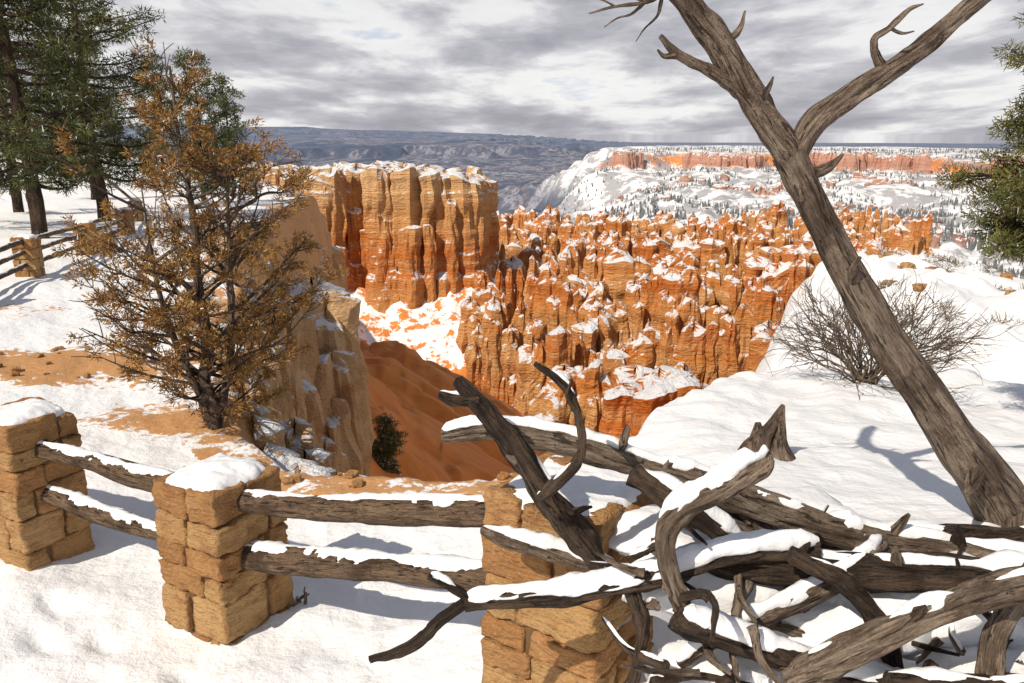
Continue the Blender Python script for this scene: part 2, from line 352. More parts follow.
# near pale cliff
ac=Acc(); path=np.array([(-1.9,7.2),(-2.6,8.1),(-3.6,9.9),(-5.0,13),(-6.7,17),(-8.2,22),(-9.2,27),(-10.6,32),(-12.4,40),(-13.6,47),(-16,60),(-23.5,77),(-35,98),(-50,130)],float)
cs=[]
L=np.concatenate([[0],np.cumsum(np.hypot(*np.diff(path,axis=0).T))]); s_=0
while s_<L[-1]:
    x=np.interp(s_,L,path[:,0]);y=np.interp(s_,L,path[:,1]); f=np.interp(y,[7,12,20,60,130],[.38,.6,1.15,1.8,3.4])
    top=-3.35 if y<16 else -3.8-y*.032
    cs.append((x+rng.uniform(-.4,.3)*f,y,top+rng.uniform(-.4,.1)*min(f,1.2),1.05*f))
    cs.append((x+.9*f+rng.uniform(-.4,.3)*f,y+rng.uniform(-.8,.8)*f,top-1.0*f-(.013*y if y>15 else 0)+rng.uniform(-1.5,.9)*f,.68*f*rng.uniform(.7,1.2)))
    s_+=.95*f
cs+=[(-6.3,27,-7.4,1.0),(-6.8,28.5,-6.4,1.2),(-6.2,26,-9.3,.8),(-7.6,29,-5.6,1.2),(-6.2,24.5,-10.0,.8),(-6.8,24,-7.6,1.0),(-7.6,25.5,-5.8,1.1)]
cs=np.array(cs)
columns(ac,cs[:,0],cs[:,1],cs[:,2],cs[:,2]-9-cs[:,3]*8,cs[:,3],32,88,.9,.12,.14,16,.2,.7)
ac.build('pale_cliff',rockn,smooth=False)
# far pink cliffs and outcrops
af=Acc(); tt=np.arange(.125,.9,.0036); rs=np.full(len(tt),2385.)
for _ in range(14): rs=rs-.5*(ridge_r(rs*np.sin(tt),rs*np.cos(tt))-2385)
xs=rs*np.sin(tt); ys=rs*np.cos(tt)
k=(fbm(tt*16,0,0,3,91)>-.22); xs,ys=xs[k],ys[k]
zt=-54+11*fbm(xs/90,ys/90,0,3,93)+rng.uniform(-6,3,len(xs)); columns(af,xs,ys,zt,zt-75,rng.uniform(8,15,len(xs)),14,30,9,1.6,.12,20)
cl=[(900,.40,10),(960,.46,14),(1050,.5,12),(880,.56,10),(1150,.36,12),(1400,.25,14),(760,.6,8),(1250,.55,12),(1700,.3,14),(1500,.45,16),(1800,.5,16),(2000,.2,12),(700,.5,9),(1900,.38,14),(600,.56,8)]
for (r0,u0,n) in cl:
    x=r0*u0+rng.uniform(-65,65,n)*r0/1000; y=r0+rng.uniform(-12,12,n); hz=height(x,y)
    columns(af,x,y,hz+rng.uniform(2,10,n),hz-14,rng.uniform(4,9,n)*r0/1000,12,20,5,1.2,.14,22)
af.build('distant_pink_cliffs',rockf,smooth=False)
# distant forest
nT=34000
r=np.exp(rng.uniform(np.log(480),np.log(3300),nT)); u=rng.uniform(-.02,.95,nT); y=r/np.sqrt(1+u*u); x=y*u
k=fbm(x/110,y/110,0,4,95)+.3*fbm(x/25,y/25,0,2,97)+np.where(r<1000,-.2,0)>-.04; x,y=x[k],y[k]; z=height(x,y); nT=len(x)
hh=rng.uniform(4,11,nT); wd=hh*rng.uniform(.17,.28,nT)
a6=np.linspace(0,2*math.pi,6,endpoint=False); V=np.zeros((nT,14,3))
for L_,(zb_,zt_,sc_) in enumerate([(.02,.7,1.0),(.35,1.0,.7)]):
    V[:,L_*7:L_*7+6,0]=x[:,None]+wd[:,None]*sc_*np.cos(a6)*rng.uniform(.7,1.2,(nT,6)); V[:,L_*7:L_*7+6,1]=y[:,None]+wd[:,None]*sc_*np.sin(a6)
    V[:,L_*7:L_*7+6,2]=(z+hh*zb_)[:,None]; V[:,L_*7+6]=np.stack([x,y,z+hh*zt_],-1)
f=[]
for L_ in range(2):
    for i in range(6): f.append((L_*7+i,L_*7+(i+1)%6,L_*7+6))
F=(np.arange(nT)[:,None,None]*14+np.array(f)[None]).reshape(-1,3)
g=np.repeat(np.stack([rng.random(nT),rng.random(nT),rng.random(nT)],-1)[:,None],14,1)
ad=Acc(); ad.add(V.reshape(-1,3),F,g.reshape(-1,3)); ad.build('distant_forest',mat_leaf('distant_conifer',[(.10,.11,.12),(.19,.20,.205)],.12),smooth=False)
# ------------------------------------------------------------------ tubes
def resample(P,k=8):
    P=np.asarray(P,float); Q=np.vstack([2*P[0]-P[1],P,2*P[-1]-P[-2]]); out=[]
    for i in range(1,len(Q)-2):
        for t in np.linspace(0,1,k,endpoint=False):
            a,b,c,d=Q[i-1],Q[i],Q[i+1],Q[i+2]
            out.append(.5*((2*b)+(-a+c)*t+(2*a-5*b+4*c-d)*t*t+(-a+3*b-3*c+d)*t**3))
    out.append(Q[-2]); return np.array(out)
def tube(acc,pts,rad,nt=10,k=8,rough=.12,squash=1.0,seed=1,cap=True):
    P4=np.hstack([np.asarray(pts,float),np.asarray(rad,float).reshape(-1,1)]); P4=resample(P4,k); C=P4[:,:3]; r=np.maximum(P4[:,3],.0008)
    T=np.gradient(C,axis=0); T/=np.linalg.norm(T,axis=1,keepdims=True)+1e-9
    up=np.array([0,0,1.]) if abs(T[0,2])<.9 else np.array([1.,0,0])
    a=np.cross(T[0],up); a/=np.linalg.norm(a); A=[a]
    for i in range(1,len(C)):
        a=A[-1]-T[i]*np.dot(A[-1],T[i]); a/=np.linalg.norm(a)+1e-9; A.append(a)
    A=np.array(A); B=np.cross(T,A)
    L=np.concatenate([[0],np.cumsum(np.linalg.norm(np.diff(C,axis=0),axis=1))])
    an=np.linspace(0,2*math.pi,nt,endpoint=False); c,s=np.cos(an)[None],np.sin(an)[None]
    rb=r.mean()
    nn=1+rough*(vn(c*1.3+seed*3.7,s*1.3,L[:,None]/(rb*5),seed)*1.3+vn(c*4+seed,s*4,L[:,None]/(rb*7),seed+3)*.9+vn(c*2+seed,s*2,L[:,None]/(rb*1.4),seed+5)*.6)
    R=r[:,None]*nn
    V=C[:,None]+A[:,None]*(R*c)[...,None]+B[:,None]*(R*s*squash)[...,None]
    G=np.stack([r[:,None]*c+seed,r[:,None]*s,L[:,None]*.12+0*c],-1)
    n=len(C); id0=np.arange(n*nt).reshape(n,nt); nx=np.roll(id0,-1,1)
    F=np.stack([id0[:-1],nx[:-1],nx[1:],id0[1:]],-1).reshape(-1,4)
    acc.add(V,F,G)
    if cap:
        for e,sg in ((0,-1),(n-1,1)):
            ring=V[e]; cc=C[e]+T[e]*sg*r[e]*.3
            acc.add(np.vstack([ring,cc]),[(i,(i+1)%nt,nt) for i in range(nt)],np.vstack([G[e],G[e].mean(0)]))
    return C,r
def snow_on(acc,pts,rad,amount=.4,seed=1,k=10,thick=.6,wf=.9,base=.012):
    P4=np.hstack([np.asarray(pts,float),np.asarray(rad,float).reshape(-1,1)]); P4=resample(P4,k); C=P4[:,:3]; r=P4[:,3]
    T=np.gradient(C,axis=0); T/=np.linalg.norm(T,axis=1,keepdims=True)+1e-9
    L=np.concatenate([[0],np.cumsum(np.linalg.norm(np.diff(C,axis=0),axis=1))])
    sd=np.cross(T,[0,0,1.]); hl=np.linalg.norm(sd,axis=1,keepdims=True); sd/=hl+1e-6
    up=np.cross(sd,T)
    m=np.clip(amount+fbm(L/.16,seed*5.3,0,3,seed)*1.0,0,1)**.6*np.clip((hl[:,0]-.35)/.35,0,1)
    m[0]*=0;m[-1]*=0; m=np.convolve(np.pad(m,2,'edge'),[.15,.2,.3,.2,.15],'valid'); m=np.where(m<.08,0,m)
    nt=14; an=np.linspace(0,2*math.pi,nt,endpoint=False); c,s=np.cos(an)[None],np.sin(an)[None]
    wdt=r*wf*m; hgt=(r*thick+base)*m
    bump=1+.25*vn(L[:,None]/.05,c*1.5,s*1.5,seed+2)+.16*vn(L[:,None]/.02,c*2,s*2,seed+2)
    ss=np.where(s>0,s,s*.5)
    cen=C+up*(r*.80)[:,None]
    V=cen[:,None]+sd[:,None]*(wdt[:,None]*c*bump)[...,None]+up[:,None]*(hgt[:,None]*ss*bump)[...,None]-up[:,None]*(np.abs(c)**3*r[:,None]*.25*m[:,None])[...,None]
    n=len(C); id0=np.arange(n*nt).reshape(n,nt); nx=np.roll(id0,-1,1)
    F=np.stack([id0[:-1],nx[:-1],nx[1:],id0[1:]],-1)
    F=F[(m[:-1]>.0)|(m[1:]>.0)].reshape(-1,4)
    acc.add(V,F)
# ------------------------------------------------------------------ rounded rock box
def cubegrid(n):
    vs=[];fs=[];o=0; t=np.linspace(-1,1,n+1)
    for ax in range(3):
        for sg in (-1,1):
            a,b=np.meshgrid(t,t,indexing='ij'); v=np.zeros((n+1,n+1,3)); v[...,ax]=sg; v[...,(ax+1)%3]=a; v[...,(ax+2)%3]=b
            id0=np.arange((n+1)**2).reshape(n+1,n+1)+o
            q=np.stack([id0[:-1,:-1],id0[1:,:-1],id0[1:,1:],id0[:-1,1:]],-1).reshape(-1,4)
            if sg<0: q=q[:,::-1]
            vs.append(v.reshape(-1,3)); fs.append(q); o+=(n+1)**2
    V=np.concatenate(vs);F=np.concatenate(fs)
    key=np.round(V*1000).astype(int); _,fi,inv=np.unique(key,axis=0,return_index=True,return_inverse=True); inv=inv.ravel()
    return V[fi],inv[F]
CG=cubegrid(11)
def rbox(acc,cen,half,yaw=0,r=.02,noise=.008,seed=1):
    V,F=CG; h=np.array(half); p=V*h; q=np.clip(p,-(h-r),(h-r)); e=p-q; ln=np.linalg.norm(e,axis=1,keepdims=True)+1e-9
    p=q+e/ln*np.minimum(ln,r)
    nv=np.stack([vn(p[:,0]/.07+seed,p[:,1]/.07,p[:,2]/.07,seed+i)+.6*vn(p[:,0]/.025+seed,p[:,1]/.025,p[:,2]/.025,seed+i) for i in range(3)],-1)*noise
    p=p+nv; c,s=math.cos(yaw),math.sin(yaw)
    w=np.stack([p[:,0]*c-p[:,1]*s,p[:,0]*s+p[:,1]*c,p[:,2]],-1)+np.array(cen); acc.add(w,F)
def stone_post(parent,cx,cy,zb,zt,w,yaw,capamt,seed,courses=6):
    rg=np.random.default_rng(seed); B=Acc(); c,s=math.cos(yaw),math.sin(yaw)
    hs=rg.uniform(.6,1.35,courses); hs=hs/hs.sum()*(zt-zb); z=zb
    for i,h in enumerate(hs):
        sp=rg.uniform(-.2,.2)*w if i%2 else rg.uniform(.1,.24)*w*rg.choice([-1,1]); hw=w/2
        cells=[]
        for (a,b_) in ((-hw,sp),(sp,hw)):
            sq=rg.uniform(-.26,.26)*w
            for (q0,q1) in ((-hw,sq),(sq,hw)):
                cells.append((a,b_,q0,q1))
        for (a,b_,q0,q1) in cells:
            if i%2: lx,ly,hx,hy=(a+b_)/2,(q0+q1)/2,(b_-a)/2,(q1-q0)/2
            else: lx,ly,hx,hy=(q0+q1)/2,(a+b_)/2,(q1-q0)/2,(b_-a)/2
            lx*=1+rg.uniform(-.03,.12); ly*=1+rg.uniform(-.03,.12)
            hz_=h/2-.002; top=rg.uniform(-.03,.04) if i==courses-1 else rg.uniform(-.008,.004)
            rbox(B,(cx+lx*c-ly*s,cy+lx*s+ly*c,z+h/2+top/2),(hx-.004,hy-.004,hz_+top/2),yaw+rg.uniform(-.04,.04),.013,.012,int(rg.integers(1,999)))
        z+=h
    B.build('stone_blocks',stone,parent=parent)
    C=Acc(); rbox(C,(cx,cy,(zb+zt)/2-.02),(w/2-.022,w/2-.022,(zt-zb)/2),yaw,.01,.003); C.build('mortar_core',mortar,parent=parent)
    if capamt>0:
        D=Acc(); n=34
        g_=np.linspace(-1,1,n); gx,gy=np.meshgrid(g_,g_,indexing='ij'); e=np.maximum(np.abs(gx),np.abs(gy))
        hgt=.075*capamt*(1-np.clip(e,0,1)**5)+.03*fbm(gx*2+seed,gy*2,0,4,seed)*(1-e**6)
        k_=.93/np.maximum(1,(np.abs(gx)**5+np.abs(gy)**5)**.2*1.0/np.maximum(e,1e-6))+.12*fbm(gx*2.5,gy*2.5,0,3,seed+4)*e
        lx=gx*w/2*k_; ly=gy*w/2*k_; zz=np.where(e>.999,zt-.03,zt+.006+hgt)
        Vv=np.stack([cx+lx*c-ly*s,cy+lx*s+ly*c,zz],-1); id0=np.arange(n*n).reshape(n,n)
        D.add(Vv,np.stack([id0[:-1,:-1],id0[1:,:-1],id0[1:,1:],id0[:-1,1:]],-1).reshape(-1,4)); D.build('snow_cap',snow,parent=parent)
def rails(parent,segs,seed0,sn=.9,wood=wood_rail,nt=18,th=.25):
    W=Acc();Sn=Acc()
    for i,(p,q,r) in enumerate(segs):
        p=np.array(p,float);q=np.array(q,float); pts=[p+(q-p)*t+np.array([0,0,.012*math.sin(t*7+i)]) for t in np.linspace(0,1,6)]
        rd=[r*(1+.08*math.sin(i*3+t*5)) for t in range(6)]
        tube(W,pts,rd,nt,10,.13,1.0,seed0+i); snow_on(Sn,pts,rd,sn,seed0+i,18,th,.72,.008)
    W.build('log_rails',wood,parent=parent); Sn.build('snow_on_rails',snow,parent=parent)
# ------------------------------------------------------------------ near fence
fence=empty('stone_and_log_fence')
stone_post(fence,-3.46,5.3,-3.05,-1.90,.50,R_(-28),.7,5,6)
stone_post(fence,-1.80,4.5,-3.12,-2.02,.54,R_(-30),1.0,12,6)
stone_post(fence,.27,3.25,-2.75,-1.50,.58,R_(-34),.35,23,7)
rails(fence,[((-3.35,5.2,-2.11),(-1.8,4.45,-2.11),.066),((-3.35,5.2,-2.45),(-1.8,4.45,-2.50),.062),
             ((-1.75,4.45,-2.15),(.25,3.25,-1.66),.072),((-1.75,4.45,-2.50),(.25,3.25,-2.00),.078),
             ((-5.2,6.0,-2.2),(-3.4,5.3,-2.13),.066)],31,.85,th=.3)
fence2=empty('stone_and_log_fence')
fp=[(-9.2,13.0),(-9.9,16.2),(-10.7,20.0),(-12.3,25.5),(-14.5,31)]
segs=[]
for i,(x,y) in enumerate(fp):
    z=H1(x,y); stone_post(fence2,x,y,z-.2,z+.78,.42,R_(10),.8,50+i,4)
    if i: 
        x0,y0=fp[i-1]; z0=H1(x0,y0)
        for hgt in (.25,.5,.72): segs.append(((x0,y0,z0+hgt),(x,y,z+hgt),.05))
rails(fence2,segs,70,.4,wood_rail,8)
# ------------------------------------------------------------------ dead leaning tree
dt=empty('dead_tree'); W=Acc(); Sn=Acc()
trunk=[(3.02,4.2,-2.55),(2.95,4.2,-2.28),(2.70,4.2,-1.90),(2.454,4.2,-1.57),(2.16,4.2,-1.22),(1.90,4.2,-.88),(1.71,4.2,-.585),(1.54,4.2,-.297),(1.42,4.2,-.095)]
tube(W,trunk,[.22,.16,.13,.112,.098,.088,.080,.076,.082],40,22,.18,1,101)
l1=[(1.54,4.2,-.297),(1.42,4.2,-.095),(1.27,4.18,.078),(1.16,4.15,.223),(1.01,4.12,.437),(.878,4.1,.577),(.76,4.1,.738),(.6,4.05,1.05),(.5,4,1.5)]
tube(W,l1,[.066,.078,.074,.071,.068,.062,.060,.055,.04],34,18,.2,1,103)
l2=[(1.44,4.2,-.13),(1.54,4.22,.054),(1.71,4.24,.185),(1.895,4.26,.31),(2.08,4.3,.437),(2.23,4.3,.577),(2.40,4.3,.714),(2.66,4.3,.87),(3.1,4.3,1.2)]
tube(W,l2,[.05,.06,.055,.052,.050,.046,.043,.038,.02],26,16,.2,1,105)
tw=[([(1.16,4.15,.2),(1.05,4.12,.265),(.943,4.1,.32),(.80,4.08,.385),(.709,4.05,.46)],[.045,.036,.028,.022,.012]),
 ([(.80,4.08,.385),(.74,4.08,.37),(.70,4.06,.40)],[.02,.012,.004]),
 ([(.80,4.1,.72),(.72,4.1,.66),(.63,4.05,.61),(.483,4,.585),(.36,4,.554)],[.02,.013,.01,.007,.003]),
 ([(.63,4.05,.61),(.57,4.05,.56),(.50,4.05,.54),(.44,4.05,.5)],[.008,.006,.004,.002]),
 ([(.63,4.05,.61),(.55,4.05,.64),(.45,4.05,.63),(.37,4.05,.65)],[.008,.006,.004,.002]),
 ([(.483,4.,.585),(.43,4.,.61),(.38,4.,.62)],[.005,.004,.002]),
 ([(.72,4.1,.66),(.70,4.1,.56),(.64,4.1,.50),(.60,4.1,.44)],[.01,.007,.004,.002]),
 ([(.76,4.1,.74),(.65,4.1,.75),(.5,4.1,.72),(.42,4.1,.73)],[.012,.009,.006,.002]),
 ([(1.895,4.26,.31),(1.83,4.24,.39),(1.806,4.22,.469),(1.865,4.2,.515),(1.95,4.2,.597),(2.02,4.2,.625)],[.03,.02,.018,.015,.011,.004]),
 ([(1.865,4.2,.515),(1.93,4.2,.49),(1.99,4.2,.50)],[.01,.007,.003]),
 ([(1.54,4.2,-.20),(1.62,4.15,-.15),(1.67,4.12,-.09)],[.035,.022,.006]),
 ([(1.22,4.15,.14),(1.26,4.12,.22),(1.28,4.1,.28)],[.02,.014,.004]),
 ([(1.80,4.15,-.75),(1.77,4.08,-.66),(1.78,4.05,-.60)],[.03,.02,.006]),
 ([(2.62,4.15,-1.78),(2.5,4.0,-1.83),(2.42,3.9,-1.84)],[.05,.035,.02]),
 ([(1.03,4.1,.43),(1.10,4.1,.50),(1.12,4.1,.58)],[.02,.014,.005]),
 ([(2.9,4.15,-2.0),(3.1,3.9,-2.15),(3.3,3.6,-2.3)],[.09,.08,.05]),
 ([(2.88,4.1,-2.1),(2.7,3.85,-2.2),(2.4,3.6,-2.3)],[.09,.07,.04])]
for i,(p,r) in enumerate(tw): tube(W,p,r,12,8,.2,1,120+i)
W.build('trunk_and_limbs',wood_tree,parent=dt)
snow_on(Sn,[(2.97,4.2,-2.25),(2.78,4.2,-2.0),(2.72,4.2,-1.9)],[.16,.14,.13],.3,4,10,.4,.7)
snow_on(Sn,[(1.54,4.2,-.28),(1.5,4.2,-.2),(1.46,4.2,-.14)],[.05,.05,.05],.5,5,8,.4,.4)
Sn.build('snow_on_limbs',snow,parent=dt)
# ------------------------------------------------------------------ fallen branches
fb=empty('fallen_dead_branches'); Wg=Acc(); Wd=Acc(); Sn=Acc()
def br(acc,lst,r,sn=.4,seed=1,nt=22,rough=.27,thick=.7,wf=.9,sc=.86):
    r=[q*sc for q in r]
    tube(acc,lst,r,nt,14,rough,1,seed)
    if sn>-.9: snow_on(Sn,lst,r,sn,seed,14,thick,wf,.014)
br(Wg,[(-.273,2.95,-1.148),(-.16,2.95,-1.13),(-.047,2.95,-1.125),(.19,2.95,-1.165),(.43,2.95,-1.24),(.715,2.95,-1.36),(.967,2.95,-1.51),(1.2,2.9,-1.7)],[.03,.048,.05,.055,.055,.05,.045,.04],.35,201,thick=.9)
br(Wd,[(.33,2.78,-1.62),(.291,2.78,-1.54),(.18,2.78,-1.39),(.067,2.77,-1.205),(-.044,2.76,-1.048),(-.124,2.75,-.938),(-.199,2.75,-.855)],[.04,.058,.056,.055,.05,.043,.028],-.1,202,rough=.28)
br(Wd,[(-.124,2.75,-.93),(-.2,2.74,-.925),(-.262,2.73,-.90)],[.035,.03,.015],.3,203,12)
br(Wd,[(.10,2.62,-1.26),(.128,2.6,-1.223),(.221,2.6,-1.118),(.244,2.6,-1.027),(.21,2.6,-.879),(.15,2.6,-.80),(.078,2.6,-.748)],[.02,.024,.024,.02,.019,.016,.01],.0,204,12,.25)
br(Wd,[(.22,2.6,-.92),(.19,2.58,-.86),(.20,2.57,-.80)],[.014,.01,.005],-1,205,8)
br(Wg,[(.80,2.44,-1.03),(.789,2.43,-1.044),(.6645,2.4,-1.122),(.56,2.4,-1.186),(.505,2.4,-1.284),(.526,2.38,-1.433),(.615,2.36,-1.574),(.785,2.35,-1.664),(1.05,2.3,-1.742),(1.25,2.3,-1.78)],[.03,.05,.045,.042,.04,.042,.045,.045,.045,.04],.9,206,thick=.85,wf=1.05)
br(Wd,[(-.514,2.5,-1.835),(-.43,2.5,-1.81),(-.3305,2.5,-1.754),(-.24,2.5,-1.66),(-.1666,2.5,-1.6)],[.016,.022,.024,.024,.028],-.2,207,12,.25)
br(Wd,[(-.1666,2.5,-1.6),(.0283,2.5,-1.583),(.31,2.5,-1.55),(.5374,2.5,-1.4925),(.796,2.55,-1.434),(1.1,2.6,-1.44)],[.028,.035,.042,.045,.045,.04],.9,222,thick=.8,wf=1.1)
br(Wd,[(-.288,2.48,-1.48),(-.22,2.49,-1.53),(-.149,2.5,-1.59)],[.012,.018,.02],.2,208,10)
br(Wg,[(.60,2.9,-1.27),(.70,2.9,-1.305),(.987,2.9,-1.433),(1.274,2.9,-1.53),(1.563,2.9,-1.595),(2.14,2.9,-1.685),(2.6,2.9,-1.8)],[.05,.06,.065,.065,.06,.06,.05],.45,209,thick=.8)
br(Wd,[(.70,2.62,-1.47),(.81,2.6,-1.50),(1.233,2.6,-1.53),(1.6,2.6,-1.55),(2.1,2.6,-1.58)],[.045,.062,.068,.07,.07],.5,210,24,.28)
br(Wg,[(.90,2.25,-1.73),(.988,2.25,-1.68),(1.158,2.25,-1.585),(1.324,2.25,-1.487),(1.504,2.25,-1.41),(1.78,2.25,-1.33)],[.05,.06,.062,.06,.058,.055],.15,211,28,.26)
br(Wd,[(.54,2.3,-1.53),(.585,2.3,-1.557),(.8226,2.3,-1.65),(1.063,2.3,-1.735),(1.38,2.3,-1.82)],[.04,.05,.05,.048,.045],.7,212)
br(Wg,[(-.12,2.85,-1.50),(-.05,2.85,-1.53),(.131,2.85,-1.59),(.412,2.85,-1.70),(.6,2.8,-1.78)],[.02,.035,.04,.04,.03],.6,213)
br(Wd,[(.9,3.1,-1.55),(1.3,3.1,-1.72),(1.8,3.15,-1.70),(2.4,3.2,-1.72)],[.05,.055,.05,.05],.3,214)
br(Wg,[(1.9,2.4,-1.3),(1.72,2.35,-1.42),(1.6,2.3,-1.58),(1.56,2.25,-1.75),(1.5,2.2,-1.95)],[.05,.05,.045,.045,.04],.4,215)
br(Wd,[(.45,2.75,-1.22),(.62,2.7,-1.32),(.80,2.7,-1.45),(.9,2.7,-1.62),(.95,2.7,-1.8)],[.05,.05,.045,.04,.04],.4,216)
br(Wd,[(.95,2.45,-1.38),(1.15,2.45,-1.50),(1.3,2.45,-1.68),(1.36,2.4,-1.9)],[.03,.04,.04,.035],.3,217)
br(Wg,[(1.40,2.75,-1.50),(1.25,2.6,-1.52),(1.0,2.5,-1.60),(.75,2.45,-1.68),(.58,2.4,-1.78)],[.035,.04,.04,.035,.02],.8,218)
br(Wd,[(1.2,2.2,-1.70),(1.45,2.2,-1.72),(1.8,2.2,-1.74)],[.05,.055,.055],.5,219)
br(Wd,[(.42,2.5,-1.55),(.46,2.48,-1.68),(.44,2.45,-1.85),(.40,2.45,-2.1)],[.03,.028,.02,.02],-1,220)
rg=np.random.default_rng(9)
for i in range(80):
    x=rg.uniform(.35,2.0); y=rg.uniform(2.2,3.0); z=-1.42-.18*(x>1)-rg.uniform(0,.35); dr=rg.normal(0,1,3); dr[2]=dr[2]*.4+.05; dr/=np.linalg.norm(dr); l=rg.uniform(.12,.5)
    p0=np.array([x,y,z]); b_=rg.normal(0,.04,3)
    br(Wd if i%2 else Wg,[p0,p0+dr*l*.5+b_,p0+dr*l],[rg.uniform(.012,.03),.014,.006],.2 if i%3==0 else -1,230+i,10)
# broken snags standing off the larger logs
for i,(x,y,z,dx,dy,dz,r0) in enumerate([(.43,2.95,-1.22,.02,-.03,.13,.02),(.9,2.9,-1.4,-.05,-.05,.12,.022),(1.5,2.9,-1.58,.06,-.04,.14,.02),(1.0,2.6,-1.5,.05,-.06,.11,.02),(1.4,2.6,-1.53,-.04,-.05,.12,.022),(1.25,2.25,-1.52,.04,-.05,.10,.018),(.06,2.77,-1.2,-.08,-.04,.06,.018),(.2,2.78,-1.4,.10,-.04,.05,.016),(.7,2.36,-1.62,-.03,-.05,.09,.016),(1.8,2.9,-1.63,-.05,-.06,.15,.024)]):
    br(Wd if i%2 else Wg,[(x,y,z),(x+dx*.6,y+dy*.6,z+dz*.6),(x+dx,y+dy,z+dz)],[r0*1.3,r0,r0*.35],-1,340+i,10,.3)
Wg.build('grey_logs',wood_grey,parent=fb); Wd.build('dark_branches',wood_dark,parent=fb); Sn.build('snow_on_branches',snow,parent=fb)
Dr=Acc()
for (x,y,z,ax_,ay_,az_,sd_) in [(.78,2.75,-1.66,.34,.22,.17,1),(1.25,2.75,-1.76,.40,.25,.17,2),(.62,3.0,-1.60,.28,.14,.10,3),(1.75,2.8,-1.78,.4,.25,.17,4),(1.15,2.40,-1.93,.42,.18,.15,5),(.72,2.45,-1.90,.25,.16,.13,6),(1.9,3.3,-1.95,.5,.3,.2,7),(1.2,3.4,-1.85,.5,.3,.25,8)]:
    V,F=CG; n_=V/np.linalg.norm(V,axis=1,keepdims=True); k_=1+.3*fbm(n_[:,0]*1.9+sd_*3,n_[:,1]*1.9,n_[:,2]*1.9,4,sd_)
    Dr.add(n_*k_[:,None]*np.array([ax_,ay_,az_])+np.array([x,y,z]),F)
Dr.build('snow_drift_under_logs',snow,parent=fb)
st=Acc(); zst=H1(2.13,6.1)
tube(st,[(2.10,6.1,zst-.2),(2.10,6.1,zst+.05),(2.13,6.1,zst+.2),(2.19,6.1,zst+.42)],[.17,.13,.10,.02],24,12,.5,1,301)
tube(st,[(2.00,6.15,zst-.1),(2.03,6.15,zst+.12),(2.02,6.15,zst+.25)],[.10,.06,.02],14,10,.5,1,302); st.build('weathered_stump',wood_tree)
# ------------------------------------------------------------------ foliage
def blades(acc,C,per,rad,ln,wd,seed,bias=None,flat=1.0):
    rg=np.random.default_rng(seed); n=len(C)*per
    c=np.repeat(np.asarray(C,float),per,0); q=rg.normal(0,1,(n,3)); q/=np.linalg.norm(q,axis=1,keepdims=True)
    q0=q*np.cbrt(rg.random((n,1)))*rad; q0[:,2]*=flat
    d=q+rg.normal(0,.5,(n,3))
    if bias is not None: d=d+np.repeat(bias,per,0)
    d/=np.linalg.norm(d,axis=1,keepdims=True); s=np.cross(d,rg.normal(0,1,(n,3))); s/=np.linalg.norm(s,axis=1,keepdims=True)+1e-9
    l=ln*rg.uniform(.6,1.3,(n,1)); p=c+q0
    V=np.stack([p-s*wd*.5,p+s*wd*.5,p+d*l+s*wd*.2,p+d*l-s*wd*.2],1)
    cl=np.repeat(rg.random(len(C)),per)*.6+rg.random(n)*.4
    G=np.repeat(np.stack([cl,rg.random(n),rg.random(n)],-1)[:,None],4,1)
    acc.add(V.reshape(-1,3),np.arange(n*4).reshape(-1,4),G.reshape(-1,3))
def pine(name,x,y,h,crown_r,seed,mat,c0=.12,per=34,clump=.26,nb=70,bl=.2,bw=.028,lean=0,woodm=bark,tr=.018,dens=1.0):
    rg=np.random.default_rng(seed); e=empty(name); W=Acc();Fo=Acc(); z=H1(x,y)-.1; C=[]
    tp=[(x+lean*t*h+.1*math.sin(t*5+seed),y+.08*math.cos(t*4+seed),z+t*h) for t in np.linspace(0,1,8)]
    tube(W,tp,[h*tr*(1-t*.92) for t in np.linspace(0,1,8)],12,6,.12,1,seed)
    for i in range(nb):
        t=c0+(1-c0)*((i+rg.random())/nb)**1.0; a=i*2.4+rg.uniform(-.5,.5); tt=(t-c0)/(1-c0)
        L_=crown_r*(.28+ .95*(1-tt)**.75)*rg.uniform(.5,1.2)*(.55+.45*min(1,tt*5)); L_=max(L_,.25)
        b=np.array([np.interp(t,np.linspace(0,1,8),[q[k] for q in tp]) for k in range(3)])
        up=.05+.5*tt; d=np.array([math.cos(a),math.sin(a),up]); 
        P=[b+d*L_*s_+np.array([0,0,-.18*L_*math.sin(s_*2.6)*(1-tt)]) for s_ in (0,.35,.7,1)]
        r0=h*.0055*(1-.6*tt)+.01; tube(W,P,[r0,r0*.7,r0*.45,r0*.2],6,4,.1,1,seed+i,cap=False)
        nc=max(2,int(L_/clump*1.5*dens))
        for j in range(nc):
            s_=rg.uniform(.4,1.05); p=b+d*L_*s_+np.array([0,0,-.18*L_*math.sin(s_*2.6)*(1-tt)]); sp=.26*L_*(1.15-s_*.6)
            pp=p+np.array([rg.normal(0,sp*.55),rg.normal(0,sp*.55),rg.normal(.04,.06*L_)])
            tube(W,[b+d*L_*(s_*.8),pp],[r0*.3,r0*.12],4,1,.1,1,seed+j,cap=False)
            C.append(pp)
    C.append(np.array(tp[-1])); blades(Fo,np.array(C),per,clump,bl,bw,seed+5,flat=.55)
    W.build('trunk_and_branches',woodm,parent=e); Fo.build('needle_foliage',mat,smooth=False,parent=e); return e
pinem=mat_leaf('pine_needles',[(.035,.048,.018),(.075,.085,.028),(.15,.14,.045)],.022)
pine('ponderosa_pine',-14.3,24,12.5,2.9,1,pinem,.13,nb=80,per=42,clump=.24,bl=.17,bw=.03)
pine('ponderosa_pine',-16.3,32,13.0,3.0,2,pinem,.15,nb=80,per=34,clump=.28,bl=.17,bw=.035)
